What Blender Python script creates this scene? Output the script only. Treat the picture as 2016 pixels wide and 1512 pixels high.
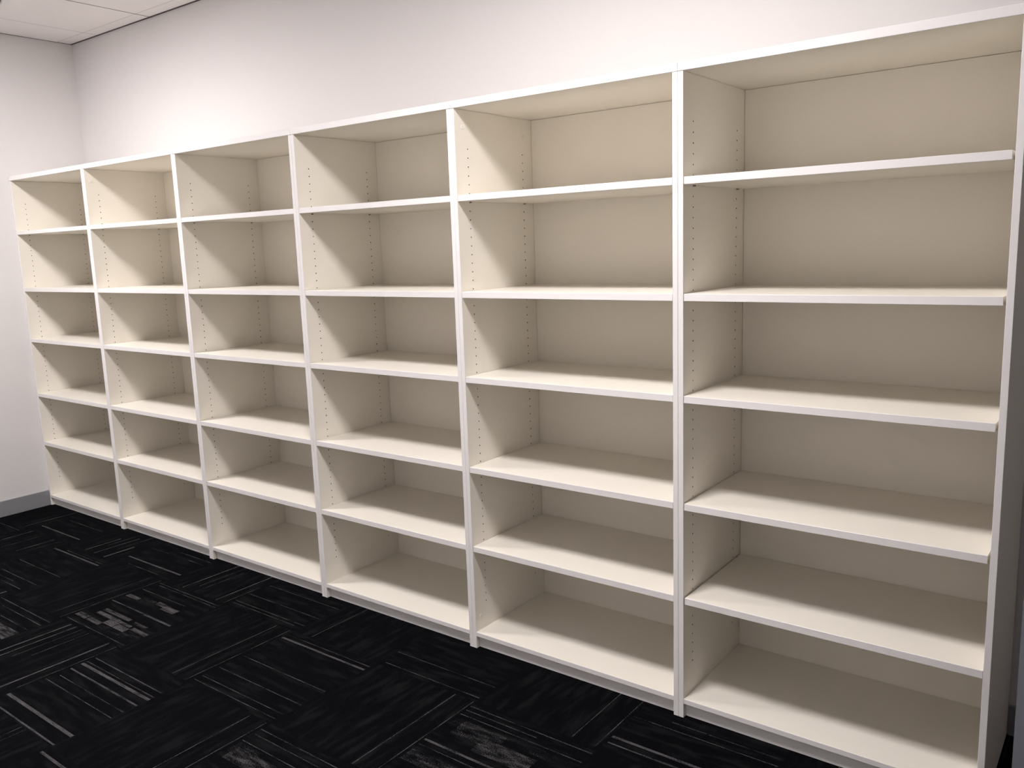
import bpy, bmesh, math, random
from mathutils import Matrix, Vector

for o in list(bpy.data.objects):
    bpy.data.objects.remove(o, do_unlink=True)
scene = bpy.context.scene
COL = scene.collection

# ---------------------------------------------------------------- camera
CAM = Vector((1.1714, -2.39163, 1.58801))
PITCH, ROLL, YAW, FPX = -0.16493, -0.03447, 0.65287, 1657.15
fw = Vector((-math.sin(YAW) * math.cos(PITCH), math.cos(YAW) * math.cos(PITCH), math.sin(PITCH)))
r0 = Vector((math.cos(YAW), math.sin(YAW), 0.0))
u0 = r0.cross(fw)
rt = math.cos(ROLL) * r0 + math.sin(ROLL) * u0
up = -math.sin(ROLL) * r0 + math.cos(ROLL) * u0
cam = bpy.data.cameras.new('camera')
cam.sensor_fit = 'HORIZONTAL'
cam.sensor_width = 36.0
cam.lens = FPX / 2016.0 * 36.0
cam.clip_start = 0.02
camo = bpy.data.objects.new('camera', cam)
camo.matrix_world = Matrix(((rt.x, up.x, -fw.x, CAM.x), (rt.y, up.y, -fw.y, CAM.y),
                            (rt.z, up.z, -fw.z, CAM.z), (0, 0, 0, 1)))
COL.objects.link(camo)
scene.camera = camo

# ---------------------------------------------------------------- world, exposure
w = bpy.data.worlds.new('room_world')
w.use_nodes = True
w.node_tree.nodes['Background'].inputs[0].default_value = (0, 0, 0, 1)
w.node_tree.nodes['Background'].inputs[1].default_value = 0.0
scene.world = w
vs = scene.view_settings
vs.view_transform = 'Standard'
vs.look = 'None'
vs.exposure = 1.77
vs.gamma = 1.0
vs.use_curve_mapping = False

# ceiling luminaires of the room: (x centre, y centre, strength)
LAMPS = [(-0.2675, -1.108, 26.0), (-3.2675, -1.108, 26.0)]
LAMP_COLOUR = (1.0, 0.955, 0.96)

# ---------------------------------------------------------------- room measures
XB = [-4.5119, -3.5989, -2.6950, -1.7950, -0.8974, 0.0, 0.9025]   # bookcase boundaries
T = 0.0175          # side panel thickness
ZU, ZT = 2.0761, 2.1010   # underside and top of the bookcases
DEPTH = 0.484
ZH0, PITCH_H = 1.9370, 0.032   # topmost peg hole, hole spacing
YF, YR = 0.070, 0.409          # front and rear hole rows
PINS = [6, 17, 27, 38, 48]
SHELF_T = 0.0242
WL, WB, WF, WR = -4.5135, 0.487, -2.9, 1.75    # wall planes
ZC = 2.952
COLX, COLY = 1.0005, -0.42     # end of the grey-blue partition beside the last bookcase

# ---------------------------------------------------------------- materials
def mat(name):
    m = bpy.data.materials.new(name)
    m.use_nodes = True
    nt = m.node_tree
    return m, nt, nt.nodes['Principled BSDF']

def nd(nt, t, **kw):
    n = nt.nodes.new(t)
    for k, v in kw.items():
        setattr(n, k, v)
    return n

def noise_paint(name, c, rough, scale, var, bump=0.0, spec=0.4, bscale=None):
    m, nt, b = mat(name)
    tc = nd(nt, 'ShaderNodeTexCoord')
    n = nd(nt, 'ShaderNodeTexNoise')
    n.inputs['Scale'].default_value = scale
    n.inputs['Detail'].default_value = 4
    nt.links.new(tc.outputs['Object'], n.inputs['Vector'])
    r = nd(nt, 'ShaderNodeMapRange')
    r.inputs['To Min'].default_value = 1 - var
    r.inputs['To Max'].default_value = 1 + var
    nt.links.new(n.outputs['Fac'], r.inputs['Value'])
    mx = nd(nt, 'ShaderNodeVectorMath', operation='SCALE')
    mx.inputs[0].default_value = c
    nt.links.new(r.outputs[0], mx.inputs['Scale'])
    nt.links.new(mx.outputs[0], b.inputs['Base Color'])
    b.inputs['Roughness'].default_value = rough
    b.inputs['Specular IOR Level'].default_value = spec
    if bump:
        n2 = nd(nt, 'ShaderNodeTexNoise')
        n2.inputs['Scale'].default_value = bscale or scale * 20
        nt.links.new(tc.outputs['Object'], n2.inputs['Vector'])
        bp = nd(nt, 'ShaderNodeBump')
        bp.inputs['Strength'].default_value = bump
        bp.inputs['Distance'].default_value = 0.001
        nt.links.new(n2.outputs['Fac'], bp.inputs['Height'])
        nt.links.new(bp.outputs[0], b.inputs['Normal'])
    return m

M_LAM = noise_paint('cream_white_laminate', (0.865, 0.82, 0.735), 0.42, 6, 0.012, 0.06, 0.35, 900)
M_EDGE = noise_paint('white_edge_band', (0.84, 0.815, 0.80), 0.38, 8, 0.01, 0, 0.4)
M_BACK = noise_paint('cream_back_board', (0.85, 0.80, 0.71), 0.5, 5, 0.015, 0.05, 0.3, 700)
M_CORE = noise_paint('particle_board_core_shaded', (0.06, 0.045, 0.03), 0.9, 300, 0.3)  # board brown darkened further, putting the shade inside the peg holes into the colour
M_PIN = noise_paint('zinc_shelf_pin', (0.30, 0.28, 0.27), 0.35, 50, 0.05)
M_PIN.node_tree.nodes['Principled BSDF'].inputs['Metallic'].default_value = 0.8
M_CAP = noise_paint('white_plastic_cap', (0.86, 0.83, 0.79), 0.25, 50, 0.01)
M_WALL = noise_paint('white_wall_paint', (0.755, 0.735, 0.73), 0.75, 2.5, 0.01, 0.12, 0.2, 220)
M_FARWALL = noise_paint('mid_grey_paint', (0.80, 0.775, 0.765), 0.7, 2.5, 0.01)
M_TILEC = noise_paint('ceiling_tile_white', (0.86, 0.83, 0.825), 0.85, 3, 0.012, 0.15, 0.1, 500)
M_RAIL = noise_paint('dark_ceiling_rail', (0.07, 0.06, 0.06), 0.6, 10, 0.05)
M_RAILP = noise_paint('pale_ceiling_rail', (0.42, 0.40, 0.395), 0.6, 10, 0.03)
M_PLENUM = noise_paint('ceiling_void_dark', (0.05, 0.045, 0.045), 0.9, 3, 0.05)
M_SKIRT = noise_paint('grey_vinyl_skirting', (0.27, 0.27, 0.285), 0.45, 20, 0.03, 0.03, 0.4)
M_GREYWALL = noise_paint('blue_grey_paint', (0.165, 0.175, 0.20), 0.6, 3, 0.02, 0.05, 0.3, 200)
M_SLAB = noise_paint('floor_slab', (0.03, 0.03, 0.03), 0.9, 5, 0.05)
M_METAL = noise_paint('white_metal_trim', (0.78, 0.77, 0.76), 0.4, 10, 0.01)

m, nt, b = mat('lamp_diffuser')
b.inputs['Base Color'].default_value = (0.8, 0.8, 0.8, 1)
b.inputs['Emission Color'].default_value = (*LAMP_COLOUR, 1)
b.inputs['Emission Strength'].default_value = LAMPS[0][2]
M_LAMP = m

def carpet_material():
    m, nt, b = mat('charcoal_loop_pile_carpet')
    L = nt.links
    tc = nd(nt, 'ShaderNodeTexCoord')
    oi = nd(nt, 'ShaderNodeObjectInfo')
    at = nd(nt, 'ShaderNodeAttribute', attribute_name='yarn')
    off = nd(nt, 'ShaderNodeVectorMath', operation='SCALE')
    L.new(oi.outputs['Location'], off.inputs[0])
    off.inputs['Scale'].default_value = 7.3
    add = nd(nt, 'ShaderNodeVectorMath', operation='ADD')
    L.new(tc.outputs['Object'], add.inputs[0])
    L.new(off.outputs[0], add.inputs[1])
    # streaks running along the tile (local x)
    mp = nd(nt, 'ShaderNodeMapping')
    mp.inputs['Scale'].default_value = (6.0, 34.0, 1.0)
    L.new(add.outputs[0], mp.inputs['Vector'])
    n1 = nd(nt, 'ShaderNodeTexNoise')
    n1.inputs['Scale'].default_value = 1.0
    n1.inputs['Detail'].default_value = 3
    L.new(mp.outputs[0], n1.inputs['Vector'])
    s1 = nd(nt, 'ShaderNodeMapRange', interpolation_type='SMOOTHSTEP')
    s1.inputs['From Min'].default_value = 0.45
    s1.inputs['From Max'].default_value = 0.72
    L.new(n1.outputs['Fac'], s1.inputs['Value'])
    base = nd(nt, 'ShaderNodeMix', data_type='RGBA')
    base.inputs['A'].default_value = (0.0022, 0.0024, 0.0031, 1)
    base.inputs['B'].default_value = (0.0072, 0.0074, 0.0082, 1)
    L.new(s1.outputs[0], base.inputs['Factor'])
    # yarn speckle: loops of light yarn showing between dark ones
    mp2 = nd(nt, 'ShaderNodeMapping')
    mp2.inputs['Scale'].default_value = (250.0, 400.0, 1.0)
    L.new(add.outputs[0], mp2.inputs['Vector'])
    n2 = nd(nt, 'ShaderNodeTexNoise')
    n2.inputs['Scale'].default_value = 1.0
    n2.inputs['Detail'].default_value = 2
    L.new(mp2.outputs[0], n2.inputs['Vector'])
    # longer breaks along a stripe
    mp3 = nd(nt, 'ShaderNodeMapping')
    mp3.inputs['Scale'].default_value = (14.0, 60.0, 1.0)
    L.new(add.outputs[0], mp3.inputs['Vector'])
    n3 = nd(nt, 'ShaderNodeTexNoise')
    n3.inputs['Scale'].default_value = 1.0
    n3.inputs['Detail'].default_value = 3
    L.new(mp3.outputs[0], n3.inputs['Vector'])
    sm = nd(nt, 'ShaderNodeMath', operation='MULTIPLY_ADD')
    L.new(n2.outputs['Fac'], sm.inputs[0])
    sm.inputs[1].default_value = 1.25
    m3 = nd(nt, 'ShaderNodeMath', operation='MULTIPLY')
    L.new(n3.outputs['Fac'], m3.inputs[0])
    m3.inputs[1].default_value = 0.9
    L.new(m3.outputs[0], sm.inputs[2])
    ad = nd(nt, 'ShaderNodeMath', operation='ADD')
    L.new(sm.outputs[0], ad.inputs[0])
    L.new(at.outputs['Fac'], ad.inputs[1])
    th = nd(nt, 'ShaderNodeMapRange', interpolation_type='SMOOTHSTEP')
    th.inputs['From Min'].default_value = 1.42
    th.inputs['From Max'].default_value = 1.84
    L.new(ad.outputs[0], th.inputs['Value'])
    gate = nd(nt, 'ShaderNodeMath', operation='GREATER_THAN')
    L.new(at.outputs['Fac'], gate.inputs[0])
    gate.inputs[1].default_value = 0.05
    g2 = nd(nt, 'ShaderNodeMath', operation='MULTIPLY')
    L.new(th.outputs[0], g2.inputs[0])
    L.new(gate.outputs[0], g2.inputs[1])
    top = nd(nt, 'ShaderNodeMix', data_type='RGBA')
    L.new(g2.outputs[0], top.inputs['Factor'])
    L.new(base.outputs['Result'], top.inputs['A'])
    top.inputs['B'].default_value = (0.082, 0.078, 0.082, 1)
    L.new(top.outputs['Result'], b.inputs['Base Color'])
    b.inputs['Roughness'].default_value = 0.95
    b.inputs['Specular IOR Level'].default_value = 0.03
    bp = nd(nt, 'ShaderNodeBump')
    bp.inputs['Strength'].default_value = 0.7
    bp.inputs['Distance'].default_value = 0.002
    L.new(n2.outputs['Fac'], bp.inputs['Height'])
    L.new(bp.outputs[0], b.inputs['Normal'])
    return m
M_CARPET = carpet_material()

# ---------------------------------------------------------------- helpers
def link(name, me, parent=None, loc=None):
    o = bpy.data.objects.new(name, me)
    COL.objects.link(o)
    if parent is not None:
        o.parent = parent
    if loc is not None:
        o.location = loc
    return o

def box_bm(bm, x0, x1, y0, y1, z0, z1, mi=0):
    v = [bm.verts.new(p) for p in ((x0, y0, z0), (x1, y0, z0), (x1, y1, z0), (x0, y1, z0),
                                   (x0, y0, z1), (x1, y0, z1), (x1, y1, z1), (x0, y1, z1))]
    fs = []
    for q in ((3, 2, 1, 0), (4, 5, 6, 7), (0, 1, 5, 4), (1, 2, 6, 5), (2, 3, 7, 6), (3, 0, 4, 7)):
        f = bm.faces.new([v[i] for i in q])
        f.material_index = mi
        fs.append(f)
    return fs

def box(name, x0, x1, y0, y1, z0, z1, mats, parent=None, bevel=0.0, front=None):
    """a box; front = material slot of the face towards -y (edge band)"""
    bm = bmesh.new()
    box_bm(bm, x0, x1, y0, y1, z0, z1)
    if bevel:
        bmesh.ops.bevel(bm, geom=list(bm.edges), offset=bevel, segments=1, affect='EDGES')
    bm.normal_update()
    if front is not None:
        for f in bm.faces:
            if f.normal.y < -0.5:
                f.material_index = front
    me = bpy.data.meshes.new(name)
    bm.to_mesh(me)
    bm.free()
    for mm in (mats if isinstance(mats, (list, tuple)) else [mats]):
        me.materials.append(mm)
    return link(name, me, parent)

def struct(o):
    o['kind'] = 'structure'
    return o

def tag(o, label, cat, group=None):
    o['label'] = label
    o['category'] = cat
    if group:
        o['group'] = group
    return o

# ---------------------------------------------------------------- room shell
wt = 0.10
struct(box('wall_back', WL - wt, WR + wt, WB, WB + wt, -0.05, 3.12, M_WALL))['label'] = 'plain white painted wall behind the bookcases'
struct(box('wall_left', WL - wt, WL, WF, WB, -0.05, 3.12, M_WALL))['label'] = 'plain white painted wall at the left end of the bookcases'
struct(box('wall_front', WL - wt, WR + wt, WF - wt, WF, -0.05, 3.12, M_FARWALL))
struct(box('wall_right', COLX, WR - .0005, COLY, COLY + 0.09, 0.0, ZC - 0.003, M_GREYWALL))['label'] = 'blue-grey partition end at the far right of the picture'
struct(box('wall_side', WR, WR + wt, WF, WB, -0.05, 3.12, M_WALL))
struct(box('baseboard_left', WL, WL + 0.010, WF, -0.0035, 0.0, 0.100, M_SKIRT, bevel=0.0012))
struct(box('baseboard_back', XB[6] + 0.002, WR, WB - 0.010, WB, 0.0, 0.100, M_SKIRT, bevel=0.0012))
struct(box('baseboard_right', COLX - 0.0005, WR, COLY - 0.010, COLY, 0.0, 0.100, M_SKIRT, bevel=0.0012))

# ceiling: dark void, tiles with open joints below it
ceiling = struct(box('ceiling', WL, WR, WF, WB, 3.07, 3.10, M_PLENUM))
ceiling['label'] = 'suspended ceiling of white rectangular tiles'
gx = [-4.1675 + 0.6 * k for k in range(0, 11)]
xs = [WL + 0.002] + [x for x in gx if x < WR - 0.05] + [WR]
ys = [WB, 0.392, -0.808, -2.008, WF]
for i in range(len(xs) - 1):
    xa, xb = xs[i], xs[i + 1]
    for j in range(len(ys) - 1):
        yb, ya = ys[j], ys[j + 1]
        cells = [(ya, yb)]
        for lx, ly, s in LAMPS:
            if xa < lx < xb and ya < ly < yb:
                cells = [(ya, ly - 0.3)]
        for (ca, cb) in cells:
            gl = 0.003 if i == 1 else 0.0048          # half joints left and right
            gr = 0.003 if i == 0 else 0.0048
            top = cb - (0.012 if j == 0 else 0.0016)
            left = xa + (0.006 if i == 0 else gl)
            box('ceiling_tile', left, xb - gr, ca + 0.0016, top, ZC, ZC + 0.015, M_TILEC, ceiling, bevel=0.0007)
# slim rails closing the joints
for i, x in enumerate(xs[1:-1]):
    hw = .0028 if i == 0 else .0046
    box('tee_rail', x - hw, x + hw, WF + .001, WB - .013, ZC + .0004, ZC + .012, M_RAILP if i == 0 else M_RAIL, ceiling)
for y in ys[1:-1]:
    for xa, xb in zip(xs[:-1], xs[1:]):
        box('cross_rail', xa + .007, xb - .0050, y - .0014, y + .0014, ZC + .0004, ZC + .012, M_RAILP, ceiling)
box('edge_trim', WL + .0002, WR, WB - .0115, WB - .0002, ZC - .002, ZC + .012, M_RAIL, ceiling)
box('edge_trim', WL + .0002, WL + .0055, WF, WB - .012, ZC - .001, ZC + .012, M_RAIL, ceiling)

# luminaires let into the ceiling grid
for k, (lx, ly, s) in enumerate(LAMPS):
    root = bpy.data.objects.new('ceiling_light', None)
    COL.objects.link(root)
    root.location = (lx, ly, ZC)
    tag(root, 'square recessed ceiling light panel above the %s bookcases' % ('right-hand' if k == 0 else 'left-hand'), 'ceiling light',
        'recessed ceiling light panels')
    bm = bmesh.new()
    a, bq, by = 0.298, 0.275, 0.20
    box_bm(bm, -a, a, -a, -by, 0.0, 0.02)
    box_bm(bm, -a, a, by, a, 0.0, 0.02)
    box_bm(bm, -a, -bq, -by, by, 0.0, 0.02)
    box_bm(bm, bq, a, -by, by, 0.0, 0.02)
    me = bpy.data.meshes.new('frame'); bm.to_mesh(me); bm.free(); me.materials.append(M_METAL)
    link('frame', me, root)
    bm = bmesh.new(); box_bm(bm, -bq, bq, -by, by, 0.005, 0.009)
    me = bpy.data.meshes.new('diffuser'); bm.to_mesh(me); bm.free(); me.materials.append(M_LAMP)
    link('diffuser', me, root)
    bm = bmesh.new(); box_bm(bm, -bq, bq, -by, by, 0.021, 0.08)
    me = bpy.data.meshes.new('housing'); bm.to_mesh(me); bm.free(); me.materials.append(M_METAL)
    link('housing', me, root)

# round air diffuser in the ceiling, near the left corner
def lathe(name, prof, seg, material, parent=None, loc=None):
    bm = bmesh.new()
    rings = []
    for (r, z) in prof:
        rings.append([bm.verts.new((r * math.cos(2 * math.pi * q / seg), r * math.sin(2 * math.pi * q / seg), z)) for q in range(seg)])
    for p in range(len(rings) - 1):
        for q in range(seg):
            bm.faces.new((rings[p][q], rings[p][(q + 1) % seg], rings[p + 1][(q + 1) % seg], rings[p + 1][q]))
    bm.faces.new(rings[-1])
    bm.faces.new(list(reversed(rings[0])))
    bmesh.ops.recalc_face_normals(bm, faces=bm.faces)
    for f in bm.faces:
        f.smooth = len(f.verts) == 4
    me = bpy.data.meshes.new(name); bm.to_mesh(me); bm.free(); me.materials.append(material)
    return link(name, me, parent, loc)
vent = bpy.data.objects.new('air_diffuser', None)
COL.objects.link(vent)
vent.location = (-3.868, -0.390, ZC)
tag(vent, 'round white air diffuser in the ceiling at the upper left', 'air vent')
lathe('rim', [(0.222, 0.0), (0.218, -0.006), (0.190, -0.010), (0.180, -0.004), (0.180, 0.0)], 48, M_METAL, vent)
lathe('cone', [(0.165, -0.0095), (0.160, -0.012), (0.120, -0.006), (0.118, -0.0055)], 48, M_METAL, vent)
lathe('centre_disc', [(0.10, -0.013), (0.096, -0.016), (0.02, -0.016)], 48, M_METAL, vent)

# ---------------------------------------------------------------- carpet tiles
# light yarn stripes seen on the floor: x0, y0, x1, y1, weight (1 thin .. 4 thick)
STRIPES = [
(-4.097,-.245,-3.632,-.232,3),(-4.047,-.098,-3.655,-.092,1),(-3.613,-.392,-3.128,-.382,3),(-3.511,-.372,-3.128,-.358,1.2),
(-3.126,-.225,-2.63,-.219,3.2),(-3.024,-.282,-2.732,-.281,1.4),(-3.126,-.085,-2.972,-.083,1),(-2.926,-.037,-2.65,-.038,1),
(-2.784,-.081,-2.653,-.080,1),(-2.625,-.337,-2.162,-.336,1.2),(-2.481,-.335,-2.13,-.340,1),(-2.600,-.355,-2.13,-.355,.9),
(-2.624,-.425,-2.264,-.425,1.4),(-2.627,-.575,-2.13,-.575,1.8),(-2.34,-.580,-2.13,-.580,2.4),
(-3.123,-.860,-2.628,-.860,1.4),(-3.017,-.897,-2.628,-.897,1.4),(-2.904,-.951,-2.629,-.951,1),
(-3.6,-.577,-3.139,-.577,1),(-3.535,-.693,-3.128,-.693,1.5),(-3.367,-.762,-3.155,-.762,1.2),(-3.60,-.735,-3.3,-.735,.9),
(-2.117,-.912,-1.629,-.912,1.6),(-2.121,-.965,-1.612,-.965,4),(-2.118,-1.011,-1.622,-1.011,2.4),(-2.099,-1.062,-1.629,-1.062,1),
(-2.118,-1.106,-1.626,-1.106,1.3),(-2.118,-.945,-1.612,-.945,1),(-2.121,-1.240,-1.624,-1.240,4),(-2.118,-1.300,-1.623,-1.300,2),
(-2.126,-.253,-1.630,-.253,1.2),(-2.126,-.172,-1.629,-.172,1),(-2.11,-.274,-1.675,-.274,1),(-2.126,-.058,-1.634,-.058,.9),
(-1.623,-.346,-1.130,-.346,1.1),(-1.625,-.374,-1.130,-.374,3.2),(-1.625,-.565,-1.130,-.565,1.2),(-1.625,-.675,-1.130,-.675,1.3),
(-1.621,-.750,-1.14,-.750,1.2),(-1.625,-.783,-1.14,-.783,1.3),(-1.125,-.850,-.640,-.850,1.2),(-1.119,-.880,-.64,-.880,1.2),
(-1.122,-.925,-.64,-.925,1.2),
(-4.178,-.305,-4.178,.15,2),(-4.038,-.502,-4.038,-.315,2.2),(-3.762,-.527,-3.762,-.320,2.4),(-3.90,-.55,-3.90,-.32,1.2),(-3.70,-.50,-3.70,-.32,1),
(-3.435,-.308,-3.435,-.100,2.6),(-3.340,-.305,-3.340,-.04,2),(-3.233,-.305,-3.233,-.13,3.4),(-3.283,-.20,-3.283,.05,1.5),(-3.395,-.2,-3.395,.0,1.5),
(-2.478,-.304,-2.478,.05,2.2),(-2.375,-.304,-2.375,-.03,1.1),(-2.206,-.302,-2.206,.1,2.2),(-2.147,-.301,-2.147,-.1,1.2),(-2.42,-.25,-2.42,.05,1),
(-2.733,-.806,-2.733,-.314,1.1),(-2.650,-.806,-2.650,-.314,1.1),(-2.526,-1.25,-2.526,-.815,2.6),(-2.480,-1.2,-2.480,-.815,2.0),
(-2.368,-1.05,-2.368,-.815,1.3),(-2.43,-1.1,-2.43,-.815,1.2),(-2.200,-1.30,-2.200,-.815,3),(-2.140,-1.2,-2.140,-.815,1.4),
(-1.737,-.806,-1.737,-.314,1.2),(-1.650,-.806,-1.650,-.314,1.1),(-1.523,-.302,-1.523,.1,1.1),(-1.645,-.3,-1.645,.1,1),
(-1.229,-1.30,-1.229,-.815,1.2),(-1.143,-1.30,-1.143,-.815,1.2),
(-1.125,-.197,-.633,-.197,1.2),(-1.103,-.286,-.633,-.286,1.2),(-.722,-.806,-.722,-.314,1.2),(-.636,-.806,-.636,-.314,1.2),
(-.624,-.344,-.130,-.344,1.1),(-.624,-.371,-.324,-.371,1.1),(-.624,-.400,-.130,-.400,1.0),(-.624,-.580,-.20,-.580,3),(-.624,-.61,-.3,-.61,1),
(-.2315,-.302,-.2315,.1,1.1),(-.142,-.304,-.142,.1,1.2),(-.124,-.085,.37,-.085,1.2),(-.124,-.2255,.30,-.2255,3.4),(-.12,-.262,.2,-.262,2),
(.13,-.0455,.366,-.0455,1.1),(.0,-.045,.12,-.045,1),
]
# broad worn-looking blocks of light yarn: x0, y0, x1, y1 (rectangle), strength
BLOCKS = [
(-2.625,-.512,-2.525,-.488,.46),(-2.52,-.505,-2.42,-.470,.26),(-2.41,-.490,-2.31,-.462,.40),(-2.34,-.507,-2.235,-.470,.50),
(-2.625,-.752,-2.535,-.722,.48),(-2.525,-.752,-2.42,-.727,.46),(-2.555,-.657,-2.335,-.636,.46),(-2.555,-.690,-2.37,-.668,.48),
(-2.425,-.728,-2.345,-.690,.56),(-2.340,-.728,-2.255,-.694,.54),(-2.365,-.688,-2.27,-.672,.46),(-2.250,-.698,-2.13,-.676,.46),
(-2.30,-.660,-2.20,-.640,.34),(-2.25,-.735,-2.14,-.705,.24),(-2.62,-.790,-2.13,-.786,.42),(-2.45,-.765,-2.2,-.735,.22),
(-2.84,-1.055,-2.635,-.985,.42),
(-.615,-.455,-.145,-.415,.16),(-.58,-.505,-.40,-.425,.30),(-.46,-.545,-.25,-.470,.36),(-.62,-.700,-.35,-.640,.32),(-.5,-.76,-.25,-.70,.34),
(-1.10,-1.02,-.85,-.955,.36),(-1.12,-.99,-1.0,-.935,.25),
(.02,-.012,.14,.0,.2),
]
WIDTH = lambda wgt: 0.0032 * wgt if wgt > 1.5 else 0.0036
STREN = lambda wgt: min(0.66, 0.47 + 0.055 * wgt)
X_T0, Y_T0, TS = -4.627, -0.310, 0.5
floor = struct(box('floor', WL, WR, WF, WB, -0.05, -0.008, M_SLAB))
floor['label'] = 'floor of black carpet tiles with thin grey stripes laid quarter-turned'
rnd = random.Random(11)

def carpet_tile(ix, iy):
    x0, y0 = X_T0 + ix * TS, Y_T0 + iy * TS
    x1, y1 = x0 + TS, y0 + TS
    along_x = (ix + iy) % 2 == 1
    cxm, cym = (x0 + x1) / 2, (y0 + y1) / 2
    clip = (max(x0, WL + .001), min(x1, WR - .001), max(y0, WF + .001), min(y1, WB - .001))
    if clip[1] - clip[0] < .02 or clip[3] - clip[2] < .02:
        return
    # local frame: a = along the stripes, c = across
    def loc(x, y):
        return (x - cxm, y - cym) if along_x else (y - cym, -(x - cxm))
    rects = []
    seen = (iy in (0, -1, -2) and x0 < .3) and not (iy == -2 and x0 > -.7)
    for (xa, ya, xb, yb, wgt) in STRIPES:
        mx, my = (xa + xb) / 2, (ya + yb) / 2
        if x0 <= mx < x1 and y0 <= my < y1:
            a0, c0 = loc(xa, ya); a1, c1 = loc(xb, yb)
            c = (c0 + c1) / 2; wd = WIDTH(wgt) / 2
            rects.append((min(a0, a1), max(a0, a1), c - wd, c + wd, STREN(wgt)))
    for (xa, ya, xb, yb, st) in BLOCKS:
        mx, my = (xa + xb) / 2, (ya + yb) / 2
        if x0 <= mx < x1 and y0 <= my < y1:
            a0, c0 = loc(xa, ya); a1, c1 = loc(xb, yb)
            rects.append((min(a0, a1), max(a0, a1), min(c0, c1), max(c0, c1), st + .08))
    if not rects and not (seen and False):
        for _ in range(rnd.randint(2, 6)):
            c = rnd.uniform(-.24, .24); wgt = rnd.choice([1, 1, 1.2, 1.2, 2, 3.2])
            a0 = rnd.choice([-.248, -.248, -.1]); a1 = rnd.choice([.248, .248, .12])
            rects.append((a0, a1, c - WIDTH(wgt) / 2, c + WIDTH(wgt) / 2, STREN(wgt)))
    p, q = loc(clip[0], clip[2]), loc(clip[1], clip[3])
    A0, A1 = min(p[0], q[0]) + .0002, max(p[0], q[0]) - .0002
    C0, C1 = min(p[1], q[1]) + .0002, max(p[1], q[1]) - .0002
    cuts = sorted({C0, C1} | {round(v, 5) for r in rects for v in r[2:4] if C0 < v < C1})
    bm = bmesh.new()
    vals = []
    for ca, cb in zip(cuts[:-1], cuts[1:]):
        if cb - ca < 1e-5:
            continue
        cm = (ca + cb) / 2
        rs = [r for r in rects if r[2] <= cm <= r[3]]
        ac = sorted({A0, A1} | {v for r in rs for v in r[0:2] if A0 < v < A1})
        for aa, ab in zip(ac[:-1], ac[1:]):
            if ab - aa < 1e-5:
                continue
            am = (aa + ab) / 2
            val = max([r[4] for r in rs if r[0] <= am <= r[1]] or [0.0])
            bm.faces.new([bm.verts.new((u, v, 0.0)) for u, v in ((aa, ca), (ab, ca), (ab, cb), (aa, cb))])
            vals.append(val)
    bot = -0.007
    vb = [bm.verts.new(t) for t in ((A0, C0, 0), (A1, C0, 0), (A1, C1, 0), (A0, C1, 0), (A0, C0, bot), (A1, C0, bot), (A1, C1, bot), (A0, C1, bot))]
    for f in ((7, 6, 5, 4), (0, 4, 5, 1), (1, 5, 6, 2), (2, 6, 7, 3), (3, 7, 4, 0)):
        bm.faces.new([vb[i] for i in f]); vals.append(0.0)
    me = bpy.data.meshes.new('carpet_tile')
    bm.to_mesh(me); bm.free()
    at = me.attributes.new('yarn', 'FLOAT', 'FACE')
    at.data.foreach_set('value', vals)
    me.materials.append(M_CARPET)
    o = link('carpet_tile', me, floor, (cxm, cym, 0.0))
    if not along_x:
        o.rotation_euler = (0, 0, math.pi / 2)
for iy in range(-7, 2):
    for ix in range(0, 14):
        carpet_tile(ix, iy)

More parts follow.
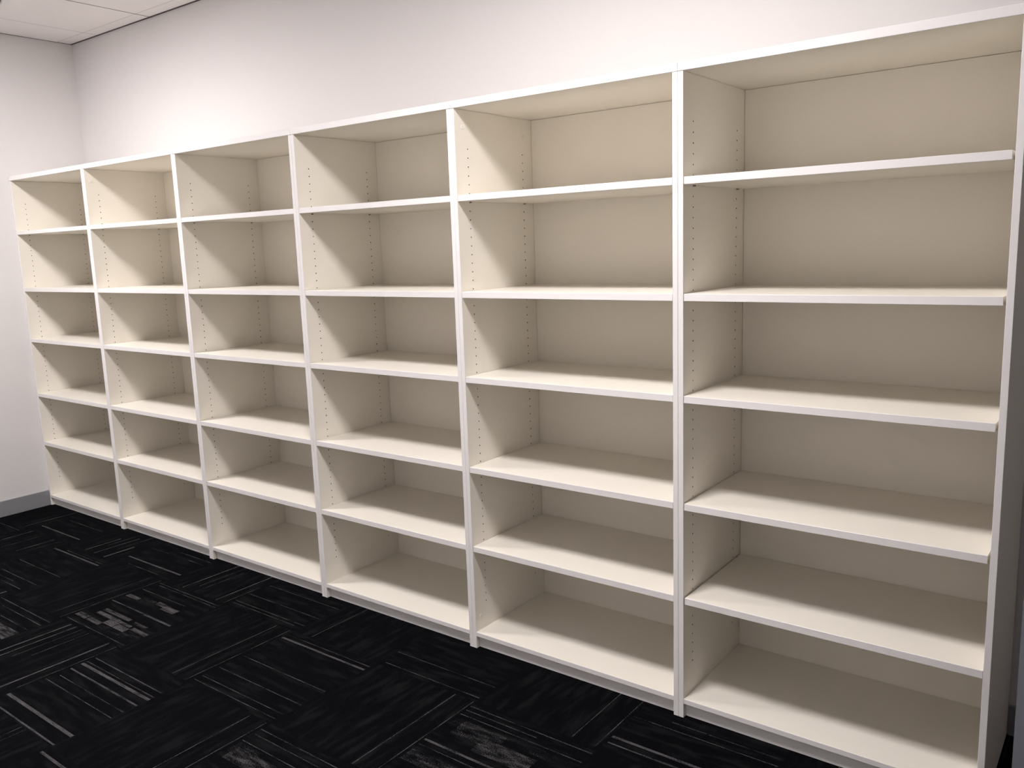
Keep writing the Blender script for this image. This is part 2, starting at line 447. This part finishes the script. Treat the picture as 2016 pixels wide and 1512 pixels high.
# ---------------------------------------------------------------- bookcases
def panel_mesh(name, inner_sign):
    """side panel, local x from 0 (outer) to T (inner, drilled face) times inner_sign"""
    bm = bmesh.new()
    s = inner_sign
    H = ZU - 0.0008
    e = 0.0008
    def V(x, y, z):
        return bm.verts.new((x * s, y, z))
    def F(pts, mi=0):
        f = bm.faces.new([V(*p) for p in pts]); f.material_index = mi
        return f
    D = DEPTH
    # outer face, back, top, bottom, front edge with small chamfers
    F([(0, e, 0), (0, D, 0), (0, D, H), (0, e, H)])
    F([(0, D, 0), (T, D, 0), (T, D, H), (0, D, H)])
    F([(e, 0, 0), (T - e, 0, 0), (T - e, 0, H), (e, 0, H)], 1)
    F([(0, e, 0), (e, 0, 0), (e, 0, H), (0, e, H)], 1)
    F([(T - e, 0, 0), (T, e, 0), (T, e, H), (T - e, 0, H)], 1)
    for z in (0, H):
        F([(0, e, z), (e, 0, z), (T - e, 0, z), (T, e, z), (T, D, z), (0, D, z)])
    # drilled inner face
    h = 0.008
    yc = [e, YF - h, YF + h, YR - h, YR + h, D]
    zh = [ZH0 - PITCH_H * k for k in range(56)]
    ztop, zbot = zh[0] + .016, zh[-1] - .016
    for k in (0, 2, 4):
        F([(T, yc[k], 0), (T, yc[k + 1], 0), (T, yc[k + 1], H), (T, yc[k], H)])
    R, dep, NS = 0.0026, 0.010, 8
    for yy in (YF, YR):
        F([(T, yy - h, 0), (T, yy + h, 0), (T, yy + h, zbot), (T, yy - h, zbot)])
        F([(T, yy - h, ztop), (T, yy + h, ztop), (T, yy + h, H), (T, yy - h, H)])
        for z in zh:
            sq = [(h, 0), (h, .016), (0, .016), (-h, .016), (-h, 0), (-h, -.016), (0, -.016), (h, -.016)]
            out = [V(T, yy + a, z + c) for a, c in sq]
            rin = [V(T, yy + R * math.cos(2 * math.pi * q / NS), z + R * math.sin(2 * math.pi * q / NS)) for q in range(NS)]
            rbt = [V(T - dep, yy + R * math.cos(2 * math.pi * q / NS), z + R * math.sin(2 * math.pi * q / NS)) for q in range(NS)]
            for q in range(NS):
                n = (q + 1) % NS
                bm.faces.new((out[q], out[n], rin[n], rin[q]))
                f = bm.faces.new((rin[q], rin[n], rbt[n], rbt[q])); f.material_index = 2
            f = bm.faces.new(rbt); f.material_index = 2
    bmesh.ops.remove_doubles(bm, verts=bm.verts, dist=1e-6)
    bm.normal_update()
    # orient the drilled face inwards and everything else outwards
    for f in bm.faces:
        c = f.calc_center_median(); nrm = f.normal
        if f.material_index == 2:
            continue
        ref = Vector((T / 2 * s, DEPTH / 2, H / 2))
        if abs(nrm.x) > .9:
            want = 1 if c.x * s > T / 2 else -1
            if nrm.x * s * want < 0:
                f.normal_flip()
        elif (c - ref).dot(nrm) < 0:
            f.normal_flip()
    me = bpy.data.meshes.new(name)
    bm.to_mesh(me); bm.free()
    for mm in (M_LAM, M_EDGE, M_CORE):
        me.materials.append(mm)
    return me
ME_L = panel_mesh('side_panel', 1)
ME_R = panel_mesh('side_panel', -1)

def pin_mesh():
    bm = bmesh.new()
    n = 10
    ra = [bm.verts.new((0, .0024 * math.cos(2 * math.pi * k / n), .0024 * math.sin(2 * math.pi * k / n))) for k in range(n)]
    rb = [bm.verts.new((.009, v.co.y, v.co.z)) for v in ra]
    for k in range(n):
        bm.faces.new((ra[k], ra[(k + 1) % n], rb[(k + 1) % n], rb[k]))
    bm.faces.new(rb); bm.faces.new(list(reversed(ra)))
    bmesh.ops.recalc_face_normals(bm, faces=bm.faces)
    me = bpy.data.meshes.new('shelf_pin'); bm.to_mesh(me); bm.free(); me.materials.append(M_PIN)
    return me
ME_PIN = pin_mesh()
def cap_mesh():
    bm = bmesh.new()
    n = 16
    prof = [(0.0, 0.0075), (0.0010, 0.0075), (0.0016, 0.0066)]
    rings = [[bm.verts.new((x, r * math.cos(2 * math.pi * k / n), r * math.sin(2 * math.pi * k / n))) for k in range(n)] for x, r in prof]
    for p in range(2):
        for k in range(n):
            bm.faces.new((rings[p][k], rings[p][(k + 1) % n], rings[p + 1][(k + 1) % n], rings[p + 1][k]))
    bm.faces.new(rings[2]); bm.faces.new(list(reversed(rings[0])))
    bmesh.ops.recalc_face_normals(bm, faces=bm.faces)
    me = bpy.data.meshes.new('cover_cap'); bm.to_mesh(me); bm.free(); me.materials.append(M_CAP)
    return me
ME_CAP = cap_mesh()

LABELS = [
    'empty white bookcase at the far left end, touching the side wall',
    'empty white bookcase second from the left wall',
    'empty white bookcase third from the left wall',
    'empty white bookcase fourth from the left wall',
    'empty white bookcase second from the right end of the row',
    'empty white bookcase at the near right end, its outer side panel showing',
]
# left gap of the shelves of each unit and shelf: (left, right)
def gaps(u, s):
    if u == 5:
        return (.0042, .0004) if s == 4 else (.0020, .0058)
    return (.0018, .0008)
EPS = 0.0004
for u in range(6):
    xa, xb = XB[u] + EPS, XB[u + 1] - EPS
    root = bpy.data.objects.new('bookcase', None)
    COL.objects.link(root)
    root.location = (xa, 0, 0)
    tag(root, LABELS[u], 'bookcase', 'row of white bookcases')
    W = xb - xa
    lp = link('side_panel', ME_L, root)
    rp = link('side_panel', ME_R, root, (W, 0, 0))
    box('top_panel', 0, W, -0.0015, DEPTH, ZU, ZT, [M_LAM, M_EDGE], root, .0009, 1)
    box('back_panel', T + .0012, W - T - .0012, DEPTH - .0100, DEPTH - .002, 0.052, ZU - .0012, M_BACK, root)
    box('bottom_panel', T + .0003, W - T - .0003, 0.0, DEPTH - .0108, 0.0505, 0.0682, [M_LAM, M_EDGE], root, .0007, 1)
    box('kickboard', T + .0003, W - T - .0003, 0.018, 0.034, 0.0, 0.0500, [M_LAM, M_EDGE], root, .0005, 1)
    for s, k in enumerate(PINS):
        zb = ZH0 - PITCH_H * k + .0024
        gl, gr = gaps(u, s)
        dy = rnd.uniform(-.0006, .0006)
        sh = box('shelf', T + gl, W - T - gr, 0.0006 + dy, DEPTH - .0112 + dy, zb, zb + SHELF_T - .0016, [M_LAM, M_EDGE], root, .0008, 1)
        for yy in (YF, YR):
            for xp, sc in ((T - .0002, 1), (W - T + .0002, -1)):
                p = link('shelf_pin', ME_PIN, sh, (xp, yy, zb - .0024))
                if sc < 0:
                    p.rotation_euler = (0, 0, math.pi)
    for (uu, yy, zz) in ((4, .0427, 2.0127), (4, .419, 2.008), (1, .0300, 2.0114), (4, .032, .1253)):
        if uu == u:
            link('cover_cap', ME_CAP, root, (T - .0001, yy, zz))
